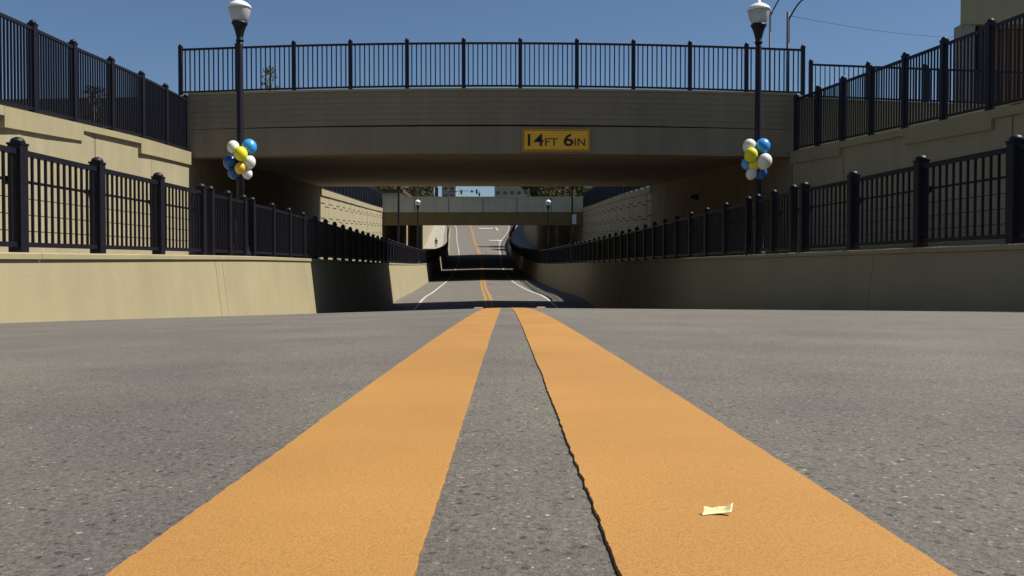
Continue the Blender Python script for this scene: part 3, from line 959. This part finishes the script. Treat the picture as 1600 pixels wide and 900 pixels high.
# ------------------------------------------------------------ far buildings and signals
def far_building(label, x0, x1, y0, y1, z0, z1, m, nx, nz, roof=None, wz=1.5):
    root = empty('building', ((x0+x1)/2, y0, z0), label, 'building')
    MB().box(x0, x1, y0, y1, z0, z1).build('wall', m, root)
    rr = MB().box(x0-.4, x1+.4, y0-.4, y1+.4, z1+.002, z1+.5).build('roof', roof or M['dark_roof'], root)
    if nx:
        sx = (x1-x0)/nx
        sz = (z1-z0)/nz
        fm = MB().box(-.06-sx*.3, sx*.3+.06, -.08, .02, -.06, sz*.5+.06).mesh('window', M['lamp_white'])
        gm = MB().box(-sx*.3, sx*.3, -.11, -.02, 0, sz*.5).mesh('pane', M['dark_glass'])
        for i in range(nx):
            for j in range(nz):
                p = (x0+sx*(i+.5), y0-.001, z0+sz*(j+.28))
                w_ = inst('window', fm, root, p)
                inst('pane', gm, w_, p)
    return root
far_building('low building with dark brown roof beyond the left wall above the second bridge', -34, -14.9, 122, 134, 6.8, 10.3, M['grey_wall'], 6, 1, M['dark_roof'])
far_building('tan apartment block with rows of windows right of the traffic signals', -5.6, 9.5, 322, 336, 17.5, 34, M['olive'], 6, 6)
far_building('narrow grey building left of the traffic signals', -25.5, -20.3, 335, 350, 17.5, 34, M['grey_wall'], 2, 6)
far_building('wide grey building beyond the far left trees', -60, -28, 330, 350, 17.5, 33, M['grey_wall'], 9, 5)
# traffic signals on a mast arm over the top of the hill
def signals():
    d = 262.0
    xL, _, zA = px2(700, 300, d)
    xR, _, _ = px2(751, 300, d)
    root = empty('traffic_signal', (xL, d, topL(d)), 'traffic signals on a mast arm against the pale sky over the far road', 'traffic signal')
    MB().tube([(xL, d, topL(d)-.2), (xL, d, zA+.6)], [.16, .12], 10).build('pole', M['steel'], root)
    MB().tube([(xL, d, zA), ((xL+xR)/2, d, zA+.25), (xR, d, zA+.1)], [.1, .08, .06], 8).build('mast_arm', M['steel'], root)
    for px, pz, hh in ((721, 300.5, 1.35), (737.5, 299.5, .7), (745, 300, 1.4), (749, 304, 1.1)):
        x, _, z = px2(px, pz, d)
        o = MB().box(x-.26, x+.26, d-.35, d-.1, z-hh/2, z+hh/2).build('signal_head', M['black'], root, bevel=.04)
        for k in range(3):
            MB().tube([(x, d-.46, z+hh*(.31-.31*k)), (x, d-.352, z+hh*(.31-.31*k))], .11 if hh > 1 else .08, 10).build('lens', M['dark_glass'], o)
signals()

# ------------------------------------------------------------ trees and plants
def tree(name, p, h, cr, m, label, leaves=2600, lsize=.32, seed=0, group=None, cat='tree', squash=.8, trunk=.45):
    rnd = random.Random(seed)
    root = empty(name, p, label, cat, group)
    base = Vector(p)
    tb = MB()
    th = h*trunk
    tb.tube([base-Vector((0, 0, .3)), base+Vector((.04*h*.2, 0, th*.5)), base+Vector((0, .02*h, th)), base+Vector((.02*h, 0, h*.8))], [h*.03, h*.024, h*.018, h*.006], 8)
    cents = []
    for i in range(9):
        a = rnd.uniform(0, 6.28)
        z0_ = base.z + th*rnd.uniform(.7, 1.3)
        rr = cr*rnd.uniform(.35, .8)
        e = Vector((base.x+rr*math.cos(a), base.y+rr*math.sin(a), base.z+th+(h-th)*rnd.uniform(.2, .85)))
        s0 = Vector((base.x, base.y, min(z0_, base.z+h*.7)))
        tb.tube([s0, (s0+e)/2+Vector((0, 0, .04*h)), e], [h*.012, h*.008, h*.003], 6)
        cents.append((e, cr*rnd.uniform(.38, .58)))
    cents.append((base+Vector((0, 0, h*.86)), cr*.45))
    tb.build('trunk', M['bark'], root)
    lb = MB()
    for i in range(leaves):
        c, r = cents[rnd.randrange(len(cents))]
        v = Vector((rnd.gauss(0, 1), rnd.gauss(0, 1), rnd.gauss(0, 1)*squash)).normalized()*r*rnd.random()**.4*1.15
        q = c+v
        u = Vector((rnd.gauss(0, 1), rnd.gauss(0, 1), rnd.gauss(0, 1))).normalized()
        w2 = u.cross(Vector((rnd.gauss(0, 1), rnd.gauss(0, 1), rnd.gauss(0, 1)))).normalized()
        s1 = lsize*rnd.uniform(.5, 1.1)
        lb.add([q-u*s1*.5, q+w2*s1*.28, q+u*s1*.5, q-w2*s1*.28], [(0, 1, 2, 3)])
    lb.build('crown', m, root, recalc=False)
    return root
TR = [(-24, 152, 9, 5.5, 'leaf_olive', 'olive tree behind the brown roofed building on the far left'),
      (-20, 170, 8.5, 4.2, 'leaf_olive', 'olive tree beside the left street above the second bridge'),
      (-19.2, 190, 8.5, 3.6, 'leaf_dark', 'darker tree left of the narrow grey building'),
      (-23, 205, 10, 5, 'leaf_olive', 'tall olive tree between the brown roof and the narrow grey building'),
      (4.6, 172, 9, 2.3, 'leaf_dark', 'small dark tree at the right end of the tan apartment block'),
      (8.8, 164, 9, 3.2, 'leaf_olive', 'olive tree standing right above the second bridge'),
      (13.2, 170, 9, 3.6, 'leaf_olive', 'rightmost olive tree above the second bridge'),
      (12.5, 192, 11, 4.4, 'leaf_dark', 'tall dark tree behind the olive trees on the right'),
      (-32, 165, 11, 6, 'leaf_olive', 'broad olive tree hidden far to the left')]
for i, (x, y, h, cr, m, lb_) in enumerate(TR):
    s = -1 if x < cx(y) else 1
    tree('tree', (x, y, side[s]['top'](y)-.1), h, cr, M[m], lb_, seed=i+3, group='trees beyond the second bridge', trunk=.16, leaves=4200, lsize=.55)
tree('shrub', px2(422, 141, 27.5)[:2]+(4.9,), 1.3, .28, M['leaf_dark'], 'small thin shrub growing behind the bridge railing on the left', 260, .09, 31, cat='shrub', trunk=.3)
tree('shrub', (-11.35, 24.5, 3.1), 2.1, .3, M['leaf_dark'], 'dark upright shrub beside the left wing wall behind the railing', 420, .1, 32, cat='shrub', trunk=.2)

# ------------------------------------------------------------ pedestrian far away on the left sidewalk
def person(p):
    root = empty('person', p, 'person in dark clothes walking on the far left sidewalk beyond the bridges', 'person')
    def skin(name, pts, edges, radii, m, parent):
        me = bpy.data.meshes.new(name)
        me.from_pydata(pts, edges, [])
        o = bpy.data.objects.new(name, me)
        C.objects.link(o)
        o.parent = parent
        md = o.modifiers.new('Skin', 'SKIN')
        for i, r in enumerate(radii):
            me.skin_vertices[0].data[i].radius = (r, r*.8) if isinstance(r, float) else r
        me.skin_vertices[0].data[0].use_root = True
        o.modifiers.new('Subsurf', 'SUBSURF').levels = 1
        o.modifiers['Subsurf'].render_levels = 1
        me.materials.append(m)
        return o
    pts = [(0, 0, .95), (0, 0, 1.15), (0, 0, 1.40), (0, .01, 1.50), (0, .0, 1.62), (0, 0, 1.74),
           (-.10, 0, .90), (-.12, -.10, .50), (-.12, .02, .09), (-.12, -.14, .04),
           (.10, 0, .90), (.11, .16, .50), (.11, .26, .12), (.11, .16, .05),
           (-.20, 0, 1.40), (-.25, .10, 1.13), (-.24, .04, .88), (-.24, .0, .79),
           (.20, 0, 1.40), (.25, -.06, 1.13), (.24, -.18, .92), (.24, -.22, .84)]
    ed = [(0, 1), (1, 2), (2, 3), (3, 4), (4, 5), (0, 6), (6, 7), (7, 8), (8, 9), (0, 10), (10, 11), (11, 12), (12, 13), (2, 14), (14, 15), (15, 16), (16, 17), (2, 18), (18, 19), (19, 20), (20, 21)]
    ra = [.13, .12, .14, .055, .095, .07, .085, .055, .04, .03, .085, .055, .04, .03, .06, .042, .032, .035, .06, .042, .032, .035]
    # the skin modifier needs its layer
    def mk(name, sub, grow, m, parent):
        idx = {v: i for i, v in enumerate(sub)}
        P = [pts[v] for v in sub]
        E = [(idx[a], idx[b]) for a, b in ed if a in idx and b in idx]
        me = bpy.data.meshes.new(name)
        bm = bmesh.new()
        ly = bm.verts.layers.skin.verify()
        vs = []
        for v in sub:
            q_ = bm.verts.new(pts[v])
            q_[ly].radius = (ra[v]*grow, ra[v]*grow*.8)
            vs.append(q_)
        vs[0][ly].use_root = True
        for a, b in E:
            bm.edges.new((vs[a], vs[b]))
        bm.to_mesh(me)
        bm.free()
        me.materials.append(m)
        o = bpy.data.objects.new(name, me)
        C.objects.link(o)
        o.parent = parent
        o.modifiers.new('Skin', 'SKIN')
        ss = o.modifiers.new('Subsurf', 'SUBSURF')
        ss.levels = 1
        ss.render_levels = 1
        return o
    body = mk('body', list(range(22)), 1.0, M['skin'], root)
    mk('jacket', [0, 1, 2, 14, 15, 16, 18, 19, 20], 1.14, M['cloth_dark'], root)
    mk('trousers', [0, 6, 7, 8, 10, 11, 12], 1.18, M['cloth_dark'], root)
    h = MB().ball((0, .02, 1.70), .105, 1.05, 14, 9)
    me = h.mesh('hair', M['cloth_dark'])
    o = bpy.data.objects.new('hair', me)
    C.objects.link(o)
    o.parent = root
pd = 152.5
person(((681.5-797)/F*pd, pd, btL(pd)-.05))
